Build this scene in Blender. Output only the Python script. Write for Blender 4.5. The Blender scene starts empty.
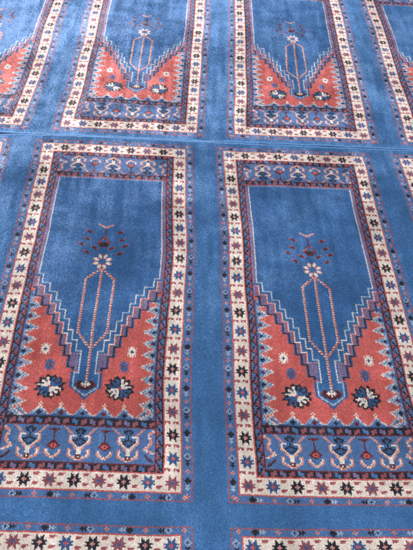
import bpy, math, numpy as np
from mathutils import Matrix

# ------------------------------------------------------------------ measures
K = 0.00385                       # one knot of the weave, in metres
ASP = 1.06578                     # a knot is a little longer than it is wide
PERIOD = 178.25                   # knots from one prayer panel to the next
FAR = (8.57264, -337.43306, 0.01694, -0.01269)   # how the far strip lies against the near one
# slow stretch of the woven strips (knots), cubic in position
CF = np.array([[0.0, -2.519, 2.25, 1.387, 0.623, -0.95, 1.693, 2.084, 1.582, 1.394], [-0.0, 2.023, 4.334, -0.486, 0.865, -0.161, -2.144, -2.01, -1.867, -4.552], [0.0, -0.315, -0.0, -0.146, -0.148, -1.481, 0.524, 1.374, 0.173, 0.34], [0.0, -0.0, -1.394, 0.696, 0.897, -1.905, 0.233, -0.959, -0.545, 0.78]])
CAM_ROT = (0.89929, -0.0602, 0.08832)
CAM_LOC = (138.77623, -465.23245, 388.85252)
rng = np.random.default_rng(7)

sc = bpy.context.scene
COL = sc.collection

# ------------------------------------------------------------------ yarns
def yarn(name, rgb, var=0.20, sheen=0.75):
    m = bpy.data.materials.new(name); m.use_nodes = True
    nt = m.node_tree; n = nt.nodes; l = nt.links
    b = n['Principled BSDF']
    b.inputs['Roughness'].default_value = 0.62
    b.inputs['Specular IOR Level'].default_value = 0.4
    b.inputs['Sheen Weight'].default_value = sheen
    b.inputs['Sheen Roughness'].default_value = 0.45
    top = max(rgb)
    b.inputs['Sheen Tint'].default_value = tuple(.25 + .75 * (c / top) ** .75 for c in rgb) + (1,)
    b.inputs['Specular Tint'].default_value = tuple(.4 + .6 * (c / top) ** .75 for c in rgb) + (1,)
    geo = n.new('ShaderNodeNewGeometry'); tc = n.new('ShaderNodeTexCoord')
    # every tuft takes the dye a little differently
    mr = n.new('ShaderNodeMapRange'); mr.inputs['To Min'].default_value = 1 - var; mr.inputs['To Max'].default_value = 1 + var
    l.new(geo.outputs['Random Per Island'], mr.inputs['Value'])
    # fibres
    fn = n.new('ShaderNodeTexNoise'); fn.inputs['Scale'].default_value = 520; fn.inputs['Detail'].default_value = 3
    l.new(geo.outputs['Position'], fn.inputs['Vector'])
    fr = n.new('ShaderNodeMapRange'); fr.inputs['From Min'].default_value = .3; fr.inputs['From Max'].default_value = .7
    fr.inputs['To Min'].default_value = .86; fr.inputs['To Max'].default_value = 1.14
    l.new(fn.outputs['Fac'], fr.inputs['Value'])
    # worn and soiled patches
    wn = n.new('ShaderNodeTexNoise'); wn.inputs['Scale'].default_value = 9; wn.inputs['Detail'].default_value = 5
    wn.inputs['Roughness'].default_value = .65
    l.new(geo.outputs['Position'], wn.inputs['Vector'])
    wr = n.new('ShaderNodeMapRange'); wr.inputs['From Min'].default_value = .3; wr.inputs['From Max'].default_value = .7
    wr.inputs['To Min'].default_value = .84; wr.inputs['To Max'].default_value = 1.16
    l.new(wn.outputs['Fac'], wr.inputs['Value'])
    m1 = n.new('ShaderNodeMath'); m1.operation = 'MULTIPLY'; l.new(mr.outputs[0], m1.inputs[0]); l.new(fr.outputs[0], m1.inputs[1])
    m2 = n.new('ShaderNodeMath'); m2.operation = 'MULTIPLY'; l.new(m1.outputs[0], m2.inputs[0]); l.new(wr.outputs[0], m2.inputs[1])
    vm = n.new('ShaderNodeVectorMath'); vm.operation = 'SCALE'; vm.inputs[0].default_value = rgb
    l.new(m2.outputs[0], vm.inputs['Scale'])
    l.new(vm.outputs[0], b.inputs['Base Color'])
    bp = n.new('ShaderNodeBump'); bp.inputs['Strength'].default_value = .5; bp.inputs['Distance'].default_value = .0012
    l.new(fn.outputs['Fac'], bp.inputs['Height']); l.new(bp.outputs[0], b.inputs['Normal'])
    return m

BLUE, FBLUE, BLACK, WHITE, RED, MAUVE, PINK, LBLUE, DRED, MBLUE, ROSE, DUSTY, DEEP = range(13)
YARNS = [
    yarn('blue_wool', (0.052, 0.164, 0.372)),
    yarn('cornflower_wool', (0.080, 0.167, 0.360)),
    yarn('black_wool', (0.013, 0.013, 0.021), .2, .15),
    yarn('cream_wool', (0.810, 0.710, 0.635)),
    yarn('coral_wool', (0.560, 0.120, 0.110)),
    yarn('mauve_wool', (0.185, 0.140, 0.265)),
    yarn('pink_wool', (0.640, 0.280, 0.240)),
    yarn('pale_blue_wool', (0.340, 0.430, 0.550)),
    yarn('maroon_wool', (0.120, 0.020, 0.025), .2, .25),
    yarn('royal_blue_wool', (0.042, 0.100, 0.245)),
    yarn('rose_wool', (0.360, 0.095, 0.110)),
    yarn('dusty_rose_wool', (0.270, 0.085, 0.110)),
    yarn('deep_blue_wool', (0.038, 0.130, 0.318)),
]
JUTE = yarn('jute_backing', (0.030, 0.060, 0.130), .1, 0)

# ------------------------------------------------------------------ the woven design of one prayer panel, knot by knot
U0, U1, V0, V1 = -19, 159, -13, 329          # columns and rows of the panel with its share of plain ground
NU, NV = U1 - U0, V1 - V0
GROUND, GUARD, STARS, SCROLL, FLOR_A, FLOR_B, NICHE, ARCH, SPAND, LANT, ROS_L, ROS_R = range(12)
C = np.full((NV, NU), BLUE); R = np.full((NV, NU), GROUND)

def put(u, v, c, r=None):
    u = int(round(u)); v = int(round(v))
    if U0 <= u < U1 and V0 <= v < V1:
        C[v - V0, u - U0] = c
        if r is not None: R[v - V0, u - U0] = r
def rect(u0, u1, v0, v1, c, r=None):          # inclusive
    C[v0 - V0:v1 + 1 - V0, u0 - U0:u1 + 1 - U0] = c
    if r is not None: R[v0 - V0:v1 + 1 - V0, u0 - U0:u1 + 1 - U0] = r
def frame(u0, u1, v0, v1, c, r=None):
    rect(u0, u1, v0, v0, c, r); rect(u0, u1, v1, v1, c, r); rect(u0, u0, v0, v1, c, r); rect(u1, u1, v0, v1, c, r)
def line(p, q, c, r=None, alt=None, wid=1):
    n = int(max(abs(p[0] - q[0]), abs(p[1] - q[1])) * 2) + 1
    for i in range(n + 1):
        t = i / n; u = p[0] + (q[0] - p[0]) * t; v = p[1] + (q[1] - p[1]) * t
        for w in range(wid):
            cc = c if alt is None or (int(round(v)) + w) % 2 == 0 else alt
            put(u + w, v, cc, r)
def bitmap(u, v, rows, key, r=None):          # centred
    u = math.floor(u); v = math.floor(v)
    h = len(rows); w = len(rows[0])
    for j, row in enumerate(rows):
        for i, ch in enumerate(row):
            if ch in key: put(u + i - w // 2, v + j - h // 2, key[ch], r)

# guard border
rect(-8, 146, -6, 320, FBLUE, GUARD)
for u in range(-8, 147):
    for v in (-6, 320): put(u, v, ROSE if u % 3 else MAUVE)
for v in range(-6, 321):
    for u in (-8, 146): put(u, v, ROSE if v % 3 else MAUVE)
DIA = ["..x..", ".xox.", "..x.."]
BUDA = ["..k......", ".kkk.w.w.", "kkkkkwwww", ".kkk.w.w.", "..k......"]
BUDB = ["..w......", ".w.w.k.k.", "w.k.wkkkk", ".w.w.k.k.", "..w......"]
def tr(b): return ["".join(row[i] for row in b) for i in range(len(b[0]))]
def mir(b): return [row[::-1] for row in b]
GK = {'k': BLACK, 'w': LBLUE, 'x': PINK, 'o': ROSE}
for vv in (-3.5, 317.5):
    v = int(math.floor(vv)) + (1 if vv > 0 else 0)
    for k in range(-3, 4):
        put_u = 69 + 24 * k
        bitmap(put_u, v, DIA, GK)
        if k < 3:
            b = BUDA if k % 2 else BUDB
            b = [row for row in b][1:4] if False else b
            bitmap(put_u + 12, v, (b if k < 0 else mir(b)), GK)
    frame(-8, 146, -6, 320, ROSE)
for uu in (-5, 143):
    for i in range(20):
        v = 5.5 + 16 * i
        b = tr(BUDA if i % 2 else BUDB)
        bitmap(uu, int(v), b, GK)
        bitmap(uu, int(v + 8), tr(DIA), GK)
for u in range(-8, 147, 3):
    put(u, -6, MAUVE); put(u, 320, MAUVE)
for v in range(-6, 321, 3):
    put(-8, v, MAUVE); put(146, v, MAUVE)
# star border
frame(-1, 139, -1, 315, RED, STARS)
rect(0, 138, 0, 314, WHITE, STARS)
STAR = ["...X...X...",
        "...XX.XX...",
        "...XXXXX...",
        ".XXXXcXXXX.",
        "..XXcccXX..",
        ".XXXXcXXXX.",
        "...XXXXX...",
        "...XX.XX...",
        "...X...X..."]
SK = {0: {'X': MBLUE, 'c': RED}, 1: {'X': DUSTY, 'c': MBLUE}, 2: {'X': BLACK, 'c': PINK}}
def star(u, v, kind):
    bitmap(u, v, STAR, SK[kind])
for i in range(20):
    for u in (5, 133):
        if 0 < i < 19:
            star(u, 5 + 16 * i, i % 3)
        if i < 19:
            v = 13 + 16 * i
            for d in (-3, 3):
                bitmap(u + d, v, ["xxxx", "x.xx"], {'x': ROSE})
for j in range(9):
    star(5 + 16 * j, 5, (0, 2, 1, 2, 0, 2, 1, 2, 0)[j])
    star(5 + 16 * j, 309, (1, 0, 2, 1, 2, 1, 2, 0, 1)[j])
    if j < 8:
        for v in (5, 309):
            for d in (-3, 3):
                bitmap(13 + 16 * j, v + d, ["xxxx", "xxx."], {'x': ROSE})
# scroll border: one frame round the panel, one bar under each floral band
rect(11, 127, 11, 303, BLACK, SCROLL)
def scroll_h(v0, u0, u1):
    for u in range(u0, u1 + 1):
        t = (u - 14) % 12
        a = t % 6; col = MAUVE if t < 6 else DUSTY
        if (u // 12) % 2 and t < 6: col = FBLUE
        for s in range(4):
            lean = (s - 1.5) * (.5 if t < 6 else -.5)
            if abs(a - 2.5 - lean) < (1.9 if 0 < s < 3 else 1.2): put(u, v0 + s, col)
def scroll_v(u0, v0, v1, flip):
    for v in range(v0, v1 + 1):
        ph = (v - 14) / 8 * 2 * math.pi
        sc_ = 2.5 + 1.35 * math.sin(ph) + .5 * math.sin(2 * ph)
        for s in range(5):
            ss = 4 - s if flip else s
            if abs(ss - sc_) < .85 or ss == 0: continue
            put(u0 + s, v, (FBLUE if (v // 8) % 3 else MAUVE) if ss < sc_ else (DUSTY if (v // 4) % 2 else MAUVE))
scroll_h(12, 17, 121); scroll_h(299, 17, 121)
scroll_h(40, 17, 121); scroll_h(269, 17, 121)
scroll_v(12, 12, 302, False); scroll_v(122, 12, 302, True)
frame(11, 127, 11, 303, RED)
frame(17, 121, 16, 298, DRED)
# floral bands
def floral(v0, h, flip, reg):
    rect(18, 120, v0, v0 + h - 1, FBLUE, reg)
    s = h / 24
    Y = (lambda y: v0 + (h - 1 - y * s)) if flip else (lambda y: v0 + y * s)
    def L(cu, pts, c, alt=None, wid=1):
        for sg in (-1, 1):
            for (x0, y0), (x1, y1) in zip(pts, pts[1:]):
                n = int(max(abs(x0 - x1), abs(y0 - y1)) * 3) + 1
                for i in range(n + 1):
                    t = i / n; x = x0 + (x1 - x0) * t; y = y0 + (y1 - y0) * t
                    put(cu + sg * x, Y(y), c)
                    if wid > 1: put(cu + sg * (x - 1), Y(y), alt)
    for cu in (36, 69, 102):
        L(cu, [(11, 0), (5, 5)], PINK)
        L(cu, [(4, 6), (7.4, 6.4), (7.4, 9), (4, 12), (1.5, 15)], PINK, WHITE, 2)
        for y in np.arange(13.5, 20.6, .5):
            for x in (-1, 0, 1): put(cu + x, Y(y), WHITE)
        L(cu, [(7, 15), (6.6, 19), (3, 21.2), (0, 22.4)], PINK, WHITE, 2)
        L(cu, [(6.5, 14.6), (5, 16)], PINK)
        L(cu, [(0, 1), (3.4, 2.8), (0, 4.8)], BLACK); L(cu, [(0, 2.5), (1.4, 3)], MBLUE)
        L(cu, [(0, 5), (0, 8)], BLACK)
        L(cu, [(0, 7.6), (4.4, 9.6), (0, 12)], BLACK); L(cu, [(0, 9), (2.6, 9.8), (0, 11)], MBLUE)
        L(cu, [(0, 19), (1.4, 20), (0, 21)], DRED)
    for cu in (52, 86):
        L(cu, [(0, 1.5), (2.6, 1.6)], DRED); L(cu, [(0, 2.4), (1, 2.6)], DRED)
        L(cu, [(0, 2), (0, 11)], DRED)
        L(cu, [(0, 9.5), (1.5, 11), (3.6, 13), (0, 15)], DRED); L(cu, [(0, 11.6), (1.8, 13), (0, 14)], RED)
        put(cu, Y(13), BLACK)
        L(cu, [(5.4, 15.6), (4.6, 18), (2, 20), (0, 20.6)], PINK, WHITE, 2)
    for sg, e in ((1, 18), (-1, 120)):
        for p, q in (((0, 1), (4, 3)), ((4, 3), (3, 8)), ((3, 8), (4, 11)), ((4, 11), (7, 13.5)), ((7, 13.5), (3, 15.5)), ((3, 15.5), (0, 16))):
            n = 20
            for i in range(n + 1):
                t = i / n
                put(e + sg * (p[0] + (q[0] - p[0]) * t), Y(p[1] + (q[1] - p[1]) * t), PINK if i % 2 else WHITE)
                put(e + sg * max(0, p[0] - 1 + (q[0] - p[0]) * t), Y(p[1] + (q[1] - p[1]) * t), PINK)
        for x, y in ((2, 20), (3, 20), (4, 19), (5, 18), (1, 21), (6, 17)): put(e + sg * x, Y(y), DRED); put(e + sg * x, Y(y + 1), BLACK)
floral(17, 22, True, FLOR_A)
rect(17, 121, 39, 39, DRED, SCROLL); rect(17, 121, 44, 44, ROSE, SCROLL)
floral(274, 24, False, FLOR_B)
rect(17, 121, 268, 268, BLACK, SCROLL); rect(17, 121, 273, 273, DRED, SCROLL)
# niche, stepped arch and spandrel
rect(18, 120, 45, 267, DEEP, NICHE)
VB = [153, 161, 169, 177, 185, 193, 201.5, 210, 219, 236]
DD = [48.4, 44, 37.5, 31.5, 27, 22.5, 18.5, 14.5, 10.5, 6.5]
def stair(v):
    for b, d in zip(VB, DD):
        if v < b: return d
    return 9
def tooth(e, t, per):
    return None
for v in range(45, 268):
    for u in range(18, 121):
        d = abs(u - 69)
        if v < 236.5: s1 = stair(v)
        elif v <= 246: s1 = 9
        else: s1 = 9 - (v - 246) * 1.35
        if v > 253: s1 = -1
        s2 = stair(v - 3) + 3.4 if v < 222 else 99
        s3 = stair(v - 13) + 3.2 if v - 13 < 222 else -1
        if v > 234: s2 = s3 = -1
        if v >= 222: s2 = max(s1, 0)
        if d <= s1 + .5: continue                       # the niche itself
        if v < 236:
            if d <= s3:
                R[v - V0, u - U0] = ARCH
                if d <= s2: C[v - V0, u - U0] = DEEP if v > 153 else MAUVE
                else: C[v - V0, u - U0] = MAUVE
            else:
                R[v - V0, u - U0] = SPAND; C[v - V0, u - U0] = RED
        else:
            R[v - V0, u - U0] = SPAND; C[v - V0, u - U0] = RED
            if s1 > 0 and d <= s1 + 2.5 or (s1 <= 0 and v < 256 and d < 256 - v): C[v - V0, u - U0] = MBLUE
def edges(f, v0, v1, c, alt=None, clip=51, reg=None):    # draws the stepped outline d = f(v)
    prev = f(v0)
    for v in range(v0, v1 + 1):
        d = f(v); lo, hi = sorted((prev, d))
        for dd in np.arange(lo, hi + .01, .5):
            if dd <= clip:
                for sg in (-1, 1): put(69 + sg * dd, v, c if alt is None or v % 2 else alt, reg)
        prev = d
edges(lambda v: stair(v - 13) + 4.2, 160, 234, MBLUE, clip=50.5, reg=ARCH)
edges(lambda v: stair(v - 13) + 3.2, 160, 234, BLACK, clip=50.5, reg=ARCH)
edges(lambda v: stair(v - 3) + 4.4, 155, 221, ROSE, clip=50.5, reg=ARCH)
edges(lambda v: stair(v - 3) + 3.4, 155, 221, WHITE, PINK, clip=50.5, reg=ARCH)
edges(lambda v: stair(v) - .4, 47, 236, LBLUE, WHITE, clip=50.5, reg=ARCH)
for sg in (-1, 1):
    line((69 + sg * 6.5, 236), (69 + sg * 9, 236), LBLUE, ARCH)
    line((69 + sg * 9, 236), (69 + sg * 9, 246), LBLUE, ARCH)
    line((69 + sg * 9, 246), (69, 252.5), LBLUE, ARCH)
    for d in np.arange(4.5, 14): put(69 + sg * d, 221 if d > 6.5 else 400, PINK, ARCH)
for u in range(18, 121):
    put(u, 45, MAUVE, ARCH)
    if 19 < u < 119 and u % 2: put(u, 46, LBLUE, ARCH)
# teeth along the sides and the foot of the spandrel
for v in range(170, 268):
    for u in list(range(18, 34)) + list(range(105, 121)):
        if R[v - V0, u - U0] != SPAND: continue
        e = u - 18 if u < 69 else 120 - u
        k = math.floor((v - 168) / 9.4); t = abs((v - 168) / 9.4 - k - .5) * 9.4
        w = 4.9 * (1 - e / 11)
        if e < 1: c = MBLUE
        elif e < 3 and t >= w - .7: c = (LBLUE, FBLUE, PINK)[(u + 2 * v) % 3]
        elif t < w - 2.4: c = FBLUE
        elif t < w - .7: c = LBLUE if (u + v) % 3 else FBLUE
        elif t < w + .5: c = (WHITE, PINK, LBLUE)[(u + 2 * v) % 3]
        elif e < 12 and t < 1.2 and (u + 2 * v) % 2 == 0: c = WHITE
        elif e < 8 and t < w + 2.2 and (u * 2 + v) % 4 == 0: c = PINK
        else: continue
        if abs(e - 3) + t < 1.7: c = BLACK if k % 2 else DRED
        C[v - V0, u - U0] = c
for v in range(256, 268):
    for u in range(20, 119):
        e = 267 - v
        k = math.floor((u - 69) / 14.7 + .5); t = abs((u - 69) - k * 14.7)
        w = 7.6 * (1 - e / 6.5)
        if e < 1: c = MBLUE
        elif t < w - 2: c = FBLUE
        elif t < w - .6: c = LBLUE if (u + v) % 3 else FBLUE
        elif t < w + .6: c = (WHITE, PINK, LBLUE)[(u + v) % 3]
        elif e < 10 and t < 1.6 and (u + v) % 2 == 0: c = WHITE
        else: continue
        if abs(e - 2) + t < 2: c = DRED if k % 2 else BLACK
        if C[v - V0, u - U0] == RED: C[v - V0, u - U0] = c
# small stars of the spandrel
SM = ["...w.w...", ".w.www.w.", "..wwwww..", ".wwwkwww.", "..wkkkw..", ".wwwkwww.", "..wwwww..", ".w.www.w.", "...w.w..."]
for u in (37, 101): bitmap(u, 218, SM, {'w': WHITE, 'k': MBLUE})
for u in (37, 101): put(u, 218, BLACK); put(u - 1, 218, MBLUE); put(u + 1, 218, MBLUE)
for u in (42, 96): bitmap(u, 230, SM, {'w': MBLUE, 'k': DUSTY})
for u in (42, 96): put(u, 230, BLACK)
# rosettes
def rosette(cu, cv, flip, reg):
    for v in range(int(cv) - 10, int(cv) + 11):
        for u in range(int(cu) - 12, int(cu) + 13):
            x = u - cu; y = (v - cv) * 1.18
            r = math.hypot(x, y); a = math.degrees(math.atan2(y, x)) % 360
            lob = abs((a % 30) - 15) / 15                            # 0 on a petal axis, three petals to a quarter
            rad = 10.9 - 2.6 * lob ** 1.5 + rng.uniform(-.4, .4)
            if r > rad: continue
            quad = (x > 0) ^ (y > 0) ^ flip
            c = WHITE if quad else MBLUE
            if r > rad - 2.1: c = BLACK
            elif lob > .62 and r > 5: c = BLACK
            elif lob > .8 and r > 2.5: c = FBLUE if quad else BLACK
            if min(abs(x), abs(y)) < .5 and r < 8: c = BLACK
            if r < 1.5: c = ROSE
            put(u, v, c, reg)
rosette(44.5, 246.5, True, ROS_L); rosette(93.8, 246.5, False, ROS_R)
# lantern
def rope(p, q):
    line(p, q, WHITE, LANT, alt=ROSE, wid=1)
    n = int(abs(p[1] - q[1]) * 2) + 2
    for i in range(n + 1):
        t = i / n; u = p[0] + (q[0] - p[0]) * t; v = p[1] + (q[1] - p[1]) * t
        put(u + 1, v, ROSE if int(round(v)) % 2 else PINK, LANT)
rope((69, 145), (69, 241))
for sg in (-1, 1):
    rope((69 + sg * 1, 146), (69 + sg * 10.5, 155)); rope((69 + sg * 10.5, 155), (69 + sg * 10.8, 204)); rope((69 + sg * 10.8, 204), (69 + sg * 1, 216))
for v in range(129, 148):
    for u in range(59, 80):
        x = u - 69; y = (v - 138); r = math.hypot(x, y); a = math.degrees(math.atan2(y, x)) % 45
        pet = abs(a - 22.5)                                          # 0 on an axis
        if 3 < r < 8.2 and pet < 19 - max(0, r - 5) * 4.6: put(u, v, (WHITE if pet < 12 else PINK) if 3.8 < r < 7.2 else PINK, LANT)
for sg in (-1, 1):
    line((69, 103), (69 + sg * 5, 100), WHITE, LANT); line((69, 104), (69 + sg * 6, 99.6), PINK, LANT)
    line((69, 103), (69 + sg * 4, 101), PINK, LANT)
line((69, 105), (69, 114), DRED, LANT)
for v in range(111, 128):
    for u in range(61, 78):
        x = u - 69; y = v - 121
        if y < 0 and 3.9 < math.hypot(x, y * .75) < 5.4 and y > -8: put(u, v, DRED if (u + v) % 3 else RED, LANT)
        if (x / 4.2) ** 2 + (y / 3) ** 2 < 1: put(u, v, BLACK if (x / 3) ** 2 + (y / 2) ** 2 < 1 else DRED, LANT)
LEAF = ["rr....", "rkkk..", ".kkkkr", "...kkr"]
LK = {'r': ROSE, 'k': DRED}
for (u, v) in ((56.5, 108), (55, 116), (51.5, 122.5), (56, 130), (62.5, 125)):
    bitmap(u, v, LEAF, LK, LANT); put(u, v, BLACK, LANT); put(u - 1, v, BLACK, LANT)
    bitmap(139 - u, v, mir(LEAF), LK, LANT); put(138 - u, v, BLACK, LANT); put(139 - u, v, BLACK, LANT)
# foot of the lantern
for v in range(240, 250):
    for u in range(60, 79):
        x = u - 69; y = v - 244.5
        q = (x / 7) ** 2 + (y / 3.6) ** 2
        if y < -1.4 and abs(x) < 2.4: continue
        if q < 1.05: put(u, v, DRED if q > .7 else (BLACK if q > .4 else DRED), LANT)
bitmap(69, 244, ["...w...", ".w.w.w.", "wwwwwww", ".w.w.w.", "...w..."], {'w': WHITE}, LANT)
rope((69, 216), (69, 242))

# ------------------------------------------------------------------ lay of the strips
def basis(U, V):
    a = (np.clip(U, -170, 430) - 130) / 200; b = (np.clip(V, -15, 352) - 160) / 160
    return np.stack([a * 0 + 1, a, b, a * a, a * b, b * b, a ** 3, a * a * b, a * b * b, b ** 3], -1)
def vnoise(seed, n=257):
    g = np.random.default_rng(seed).random((n, n))
    def f(x, y, scale):
        X = x / scale + 1000.3; Y = y / scale + 1000.7
        i = np.floor(X).astype(int); j = np.floor(Y).astype(int); fx = X - i; fy = Y - j
        fx = fx * fx * (3 - 2 * fx); fy = fy * fy * (3 - 2 * fy)
        i %= n; j %= n; i1 = (i + 1) % n; j1 = (j + 1) % n
        return (g[i, j] * (1 - fx) + g[i1, j] * fx) * (1 - fy) + (g[i, j1] * (1 - fx) + g[i1, j1] * fx) * fy - .5
    return f
N1, N2, N3, N4 = (vnoise(s) for s in (11, 12, 13, 14))
CREASE_U = -13.0
def lay(U, V, far):
    Bs = basis(U, V)
    if far:
        uu = FAR[0] + U - FAR[2] * (V - 315) + Bs @ CF[2]; vv = FAR[1] + V + FAR[3] * U + Bs @ CF[3]
    else:
        uu = U + Bs @ CF[0]; vv = V + Bs @ CF[1]
    # the weave wanders a little
    off = 5000 if far else 0
    if not far:
        # the left whole panel bellies out and in again along its right edge
        uu = uu + (1.5 * np.exp(-((V - 128) / 26) ** 2) - 1.3 * np.exp(-((V - 240) / 36) ** 2)) * np.exp(-((U - 128) / 30) ** 2)
    uu = uu + 3.2 * N2(U + off + 40, V, 84) + 1.6 * N1(U + off, V, 46) + .5 * N2(U + off, V, 13)
    vv = vv + 2.4 * N4(U + off + 90, V, 90) + 1.2 * N3(U + off, V, 52) + .5 * N4(U + off, V, 12)
    return uu * K, -vv * K * ASP
def height(U, V, far):
    off = 5000 if far else 0
    return .006 * N1(U + off, V, 120) + .0022 * N2(U + off, V, 30)

# one tuft: a square foot and a leaning tip; several to a knot
FOOT = np.array([(-.5, -.5), (.5, -.5), (.5, .5), (-.5, .5)])
LATT = {1: [(0, 0)], 2: [(-.22, -.25), (.22, .25)], 4: [(-.25, -.25), (.25, -.25), (.25, .25), (-.25, .25)]}
def pile(name, U, V, col, far, parent, density=4):
    """cut pile over the knots (U, V)"""
    lat = np.array(LATT[density]); wid = {1: 1.3, 2: 1.0, 4: .78}[density]
    U = (U[:, None] + lat[None, :, 0]).ravel(); V = (V[:, None] + lat[None, :, 1]).ravel(); col = np.repeat(col, density)
    n = len(U)
    U = U + rng.normal(0, .13, n); V = V + rng.normal(0, .13, n)
    x, y = lay(U, V, far); z = height(U, V, far)
    off = 5000 if far else 0
    # nap: tufts lean together in patches, brushed one way and another
    lx = .05 + .40 * np.tanh(4 * N1(U + off + 300, V, 34)) + .8 * N2(U + off + 77, V, 11)
    ly = .30 + .48 * np.tanh(4 * N3(U + off + 150, V, 40)) + .9 * N4(U + off + 31, V, 9)
    st = 1.3 * N2(U + off + 500, V * .12, 4.5) + .7 * N3(U * .3 + off + 60, V, 7)
    ly = ly + st; lx = .8 * lx + .5 * N1(U + off + 800, V * .15, 6)
    lx = .37 * lx + rng.normal(0, .24, n); ly = .37 * ly + rng.normal(0, .24, n)
    groove = np.zeros(n)
    if far: groove = np.where(np.abs(U - CREASE_U - .02 * (V - 224)) < .8, .0008, 0)
    P = np.empty((n, 5, 3))
    s = np.array([K, K * ASP])
    ca = rng.uniform(0, math.pi / 2, n); cs, sn = np.cos(ca), np.sin(ca)
    for k in range(4):
        fx = (FOOT[k, 0] * cs - FOOT[k, 1] * sn) * wid; fy = (FOOT[k, 0] * sn + FOOT[k, 1] * cs) * wid
        P[:, k, 0] = x + fx * s[0]; P[:, k, 1] = y + fy * s[1]
        P[:, k, 2] = z - .0023 - groove
    P[:, 4, 0] = x + lx * s[0]; P[:, 4, 1] = y - ly * s[1]
    P[:, 4, 2] = z + rng.normal(0, .00042, n) - groove
    F = np.array([(0, 1, 4), (1, 2, 4), (2, 3, 4), (3, 0, 4)])
    idx = (np.arange(n)[:, None, None] * 5 + F[None]).reshape(-1)
    cen = np.array([x.mean(), y.mean(), 0.0])
    P = P.reshape(-1, 3) - cen
    me = bpy.data.meshes.new(name)
    me.vertices.add(n * 5); me.vertices.foreach_set('co', P.astype(np.float32).ravel())
    me.loops.add(n * 12); me.loops.foreach_set('vertex_index', idx.astype(np.int32))
    me.polygons.add(n * 4)
    me.polygons.foreach_set('loop_start', np.arange(0, n * 12, 3, dtype=np.int32))
    used = np.unique(col)
    for c in used: me.materials.append(YARNS[c])
    me.polygons.foreach_set('material_index', np.repeat(np.searchsorted(used, col), 4).astype(np.int32))
    me.polygons.foreach_set('use_smooth', np.ones(n * 4, dtype=bool))
    me.update(calc_edges=True)
    o = bpy.data.objects.new(name, me); COL.objects.link(o)
    loc = cen.copy()
    p = parent
    while p is not None:
        loc -= np.array(p.location); p = p.parent
    o.location = loc; o.parent = parent
    return o

NAMES = {GUARD: 'guard_border', STARS: 'star_border', SCROLL: 'scroll_border', FLOR_A: 'floral_band', FLOR_B: 'floral_band',
         ARCH: 'stepped_arch', SPAND: 'spandrel', LANT: 'lantern_motif', ROS_L: 'rosette', ROS_R: 'rosette'}
vg, ug = np.meshgrid(np.arange(V0, V1), np.arange(U0, U1), indexing='ij')

def bound_edge(name, V, width, far, parent, u0, u1, mat):
    """whipped selvedge: a low rounded roll of close oversewn stitches"""
    U = np.arange(u0, u1, .5); n = len(U); m = 7
    P = np.empty((n, m, 3))
    for j in range(m):
        a = math.pi * j / (m - 1)
        Vv = V + math.cos(a) * width * (1 + .10 * np.cos(U * math.pi)) + .9 * N2(U, U * 0 + V, 9) + rng.normal(0, .16, n)
        x, y = lay(U, Vv, far)
        P[:, j, 0] = x; P[:, j, 1] = y
        P[:, j, 2] = height(U, Vv, far) - .0026 + math.sin(a) * (.0026 + .0007 * np.cos(U * math.pi) + rng.normal(0, .0005, n))
    i = np.arange(n - 1)[:, None] * m + np.arange(m - 1)[None]
    q = np.stack([i, i + 1, i + m + 1, i + m], -1).reshape(-1, 4)
    cen = P.reshape(-1, 3).mean(0); cen[2] = 0
    me = bpy.data.meshes.new(name); me.from_pydata((P.reshape(-1, 3) - cen).tolist(), [], q.tolist())
    me.materials.append(mat)
    for p in me.polygons: p.use_smooth = True
    o = bpy.data.objects.new(name, me); COL.objects.link(o)
    o.location = cen - np.array(parent.location); o.parent = parent
    return o

def backing(far, parent, u0, u1, v0, v1):
    U, V = np.meshgrid(np.arange(u0, u1 + .1, 8), np.linspace(v0, v1, 40), indexing='ij')
    x, y = lay(U, V, far); z = height(U, V, far) - .0042
    n, m = U.shape
    P = np.stack([x, y, z], -1).reshape(-1, 3)
    i = np.arange(n - 1)[:, None] * m + np.arange(m - 1)[None]
    q = np.stack([i, i + 1, i + m + 1, i + m], -1).reshape(-1, 4)
    cen = P.mean(0); cen[2] = 0
    me = bpy.data.meshes.new('backing'); me.from_pydata((P - cen).tolist(), [], q.tolist()); me.materials.append(JUTE)
    o = bpy.data.objects.new('backing', me); COL.objects.link(o)
    o.location = cen - np.array(parent.location); o.parent = parent
    o.modifiers.new('thickness', 'SOLIDIFY').thickness = .003

def strip(label, far, panels, v_lo, v_hi):
    cx, cy = lay(np.array([69. + PERIOD / 2]), np.array([160.]), far)
    root = bpy.data.objects.new('carpet_strip', None); COL.objects.link(root)
    root.location = (cx[0], cy[0], 0)
    root['label'] = label; root['category'] = 'carpet'; root['group'] = 'prayer carpet strips'
    gu, gv, gc = [], [], []
    for p, dv, r0, r1 in panels:
        dens = (4 if p in (0, 1) else 2) if not far else (2 if -2 < p < 3 else 1)
        UA = (p * PERIOD + (ug - 69.5) * PERIOD / NU + 69.5).astype(float); VA = (vg + dv).astype(float)
        ok = (vg >= r0) & (vg < r1) & (VA >= v_lo) & (VA <= v_hi)
        def sel(reg): 
            m = ok & (R == reg); return UA[m], VA[m], C[m]
        a = sel(GROUND); gu.append(a[0]); gv.append(a[1]); gc.append(a[2])
        u, v, c = sel(NICHE)
        if len(u) == 0:
            u, v, c = sel(GUARD); own = GUARD
        else: own = NICHE
        pan = pile('prayer_panel', u, v, c, far, root, dens)
        for reg, nm in NAMES.items():
            if reg == own: continue
            u, v, c = sel(reg)
            if len(u): pile(nm, u, v, c, far, pan, dens)
    pile('plain_ground', np.concatenate(gu), np.concatenate(gv), np.concatenate(gc), far, root, 2 if far else 4)
    ulo = min(p[0] for p in panels) * PERIOD + U0; uhi = max(p[0] for p in panels) * PERIOD + U1
    backing(far, root, ulo, uhi, v_lo - 1, v_hi + 1)
    return root, ulo, uhi

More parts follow.
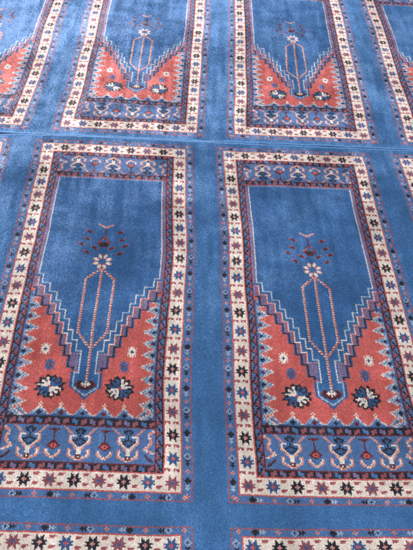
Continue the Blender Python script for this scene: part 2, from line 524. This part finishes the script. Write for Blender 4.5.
near, a, b = strip('near blue prayer carpet strip, with two whole red and blue niche panels below the seam', False,
                   [(p, 0, V0, V1) for p in (-1, 0, 1, 2)] + [(p, 342, V0, 60) for p in (-1, 0, 1, 2)], -11, 402)
bound_edge('bound_edge', -12.5, 1.45, False, near, a, b, YARNS[BLUE])
far, a, b = strip('far blue prayer carpet strip beyond the seam, its niche panels cut off at the top', True,
                  [(p, 0, V0, V1) for p in (-2, -1, 0, 1, 2, 3)], -13, 326)
bound_edge('bound_edge', 327.0, 1.6, True, far, a, b, YARNS[BLUE])

# ------------------------------------------------------------------ floor under the carpet
fm = bpy.data.materials.new('screed'); fm.use_nodes = True
fb = fm.node_tree.nodes['Principled BSDF']; fb.inputs['Roughness'].default_value = .9
fn = fm.node_tree.nodes.new('ShaderNodeTexNoise'); fn.inputs['Scale'].default_value = 14
fr = fm.node_tree.nodes.new('ShaderNodeValToRGB')
fr.color_ramp.elements[0].color = (.09, .085, .08, 1); fr.color_ramp.elements[1].color = (.16, .15, .14, 1)
fm.node_tree.links.new(fn.outputs['Fac'], fr.inputs[0]); fm.node_tree.links.new(fr.outputs[0], fb.inputs['Base Color'])
me = bpy.data.meshes.new('floor')
me.from_pydata([(-4, -4, -.016), (5, -4, -.016), (5, 5, -.016), (-4, 5, -.016)], [], [(0, 1, 2, 3)])
me.materials.append(fm)
fo = bpy.data.objects.new('floor', me); COL.objects.link(fo); fo['kind'] = 'structure'

# ------------------------------------------------------------------ light: soft daylight from windows ahead and to the left
w = bpy.data.worlds.new('World'); sc.world = w; w.use_nodes = True
bg = w.node_tree.nodes['Background']; bg.inputs[0].default_value = (.90, .93, 1, 1); bg.inputs[1].default_value = .50
def lamp(name, loc, target, sx, sy, power, col):
    d = bpy.data.lights.new(name, 'AREA'); d.shape = 'RECTANGLE'; d.size = sx; d.size_y = sy; d.energy = power; d.color = col
    o = bpy.data.objects.new(name, d); COL.objects.link(o); o.location = loc
    from mathutils import Vector
    o.rotation_euler = (Vector(target) - Vector(loc)).to_track_quat('-Z', 'Y').to_euler()
    o['kind'] = 'structure'
lamp('window_light', (-1.5, 3.0, 1.65), (.3, .3, 0), 3.0, 1.6, 355, (.98, .98, 1))
lamp('near_fill_light', (.5, -2.4, 2.7), (.5, -1.2, 0), 1.8, 1.2, 30, (1, .97, .93))  # added overhead fill to brighten the near edge, not a known room lamp

# ------------------------------------------------------------------ camera
pit, yaw, rol = CAM_ROT
M = Matrix.Rotation(yaw, 4, 'Z') @ Matrix.Rotation(math.pi / 2 - pit, 4, 'X') @ Matrix.Rotation(rol, 4, 'Z')
M.translation = (CAM_LOC[0] * K, CAM_LOC[1] * K, CAM_LOC[2] * K)
cd = bpy.data.cameras.new('camera'); cam = bpy.data.objects.new('camera', cd); COL.objects.link(cam)
cam.matrix_world = M
cd.sensor_fit = 'VERTICAL'; cd.sensor_height = 24; cd.lens = 600 / 550 * 24; cd.clip_start = .05; cd.clip_end = 100
sc.camera = cam
sc.cycles.filter_width = 1.9
sc.view_settings.view_transform = 'Standard'; sc.view_settings.look = 'None'
sc.view_settings.exposure = 0; sc.view_settings.gamma = 1
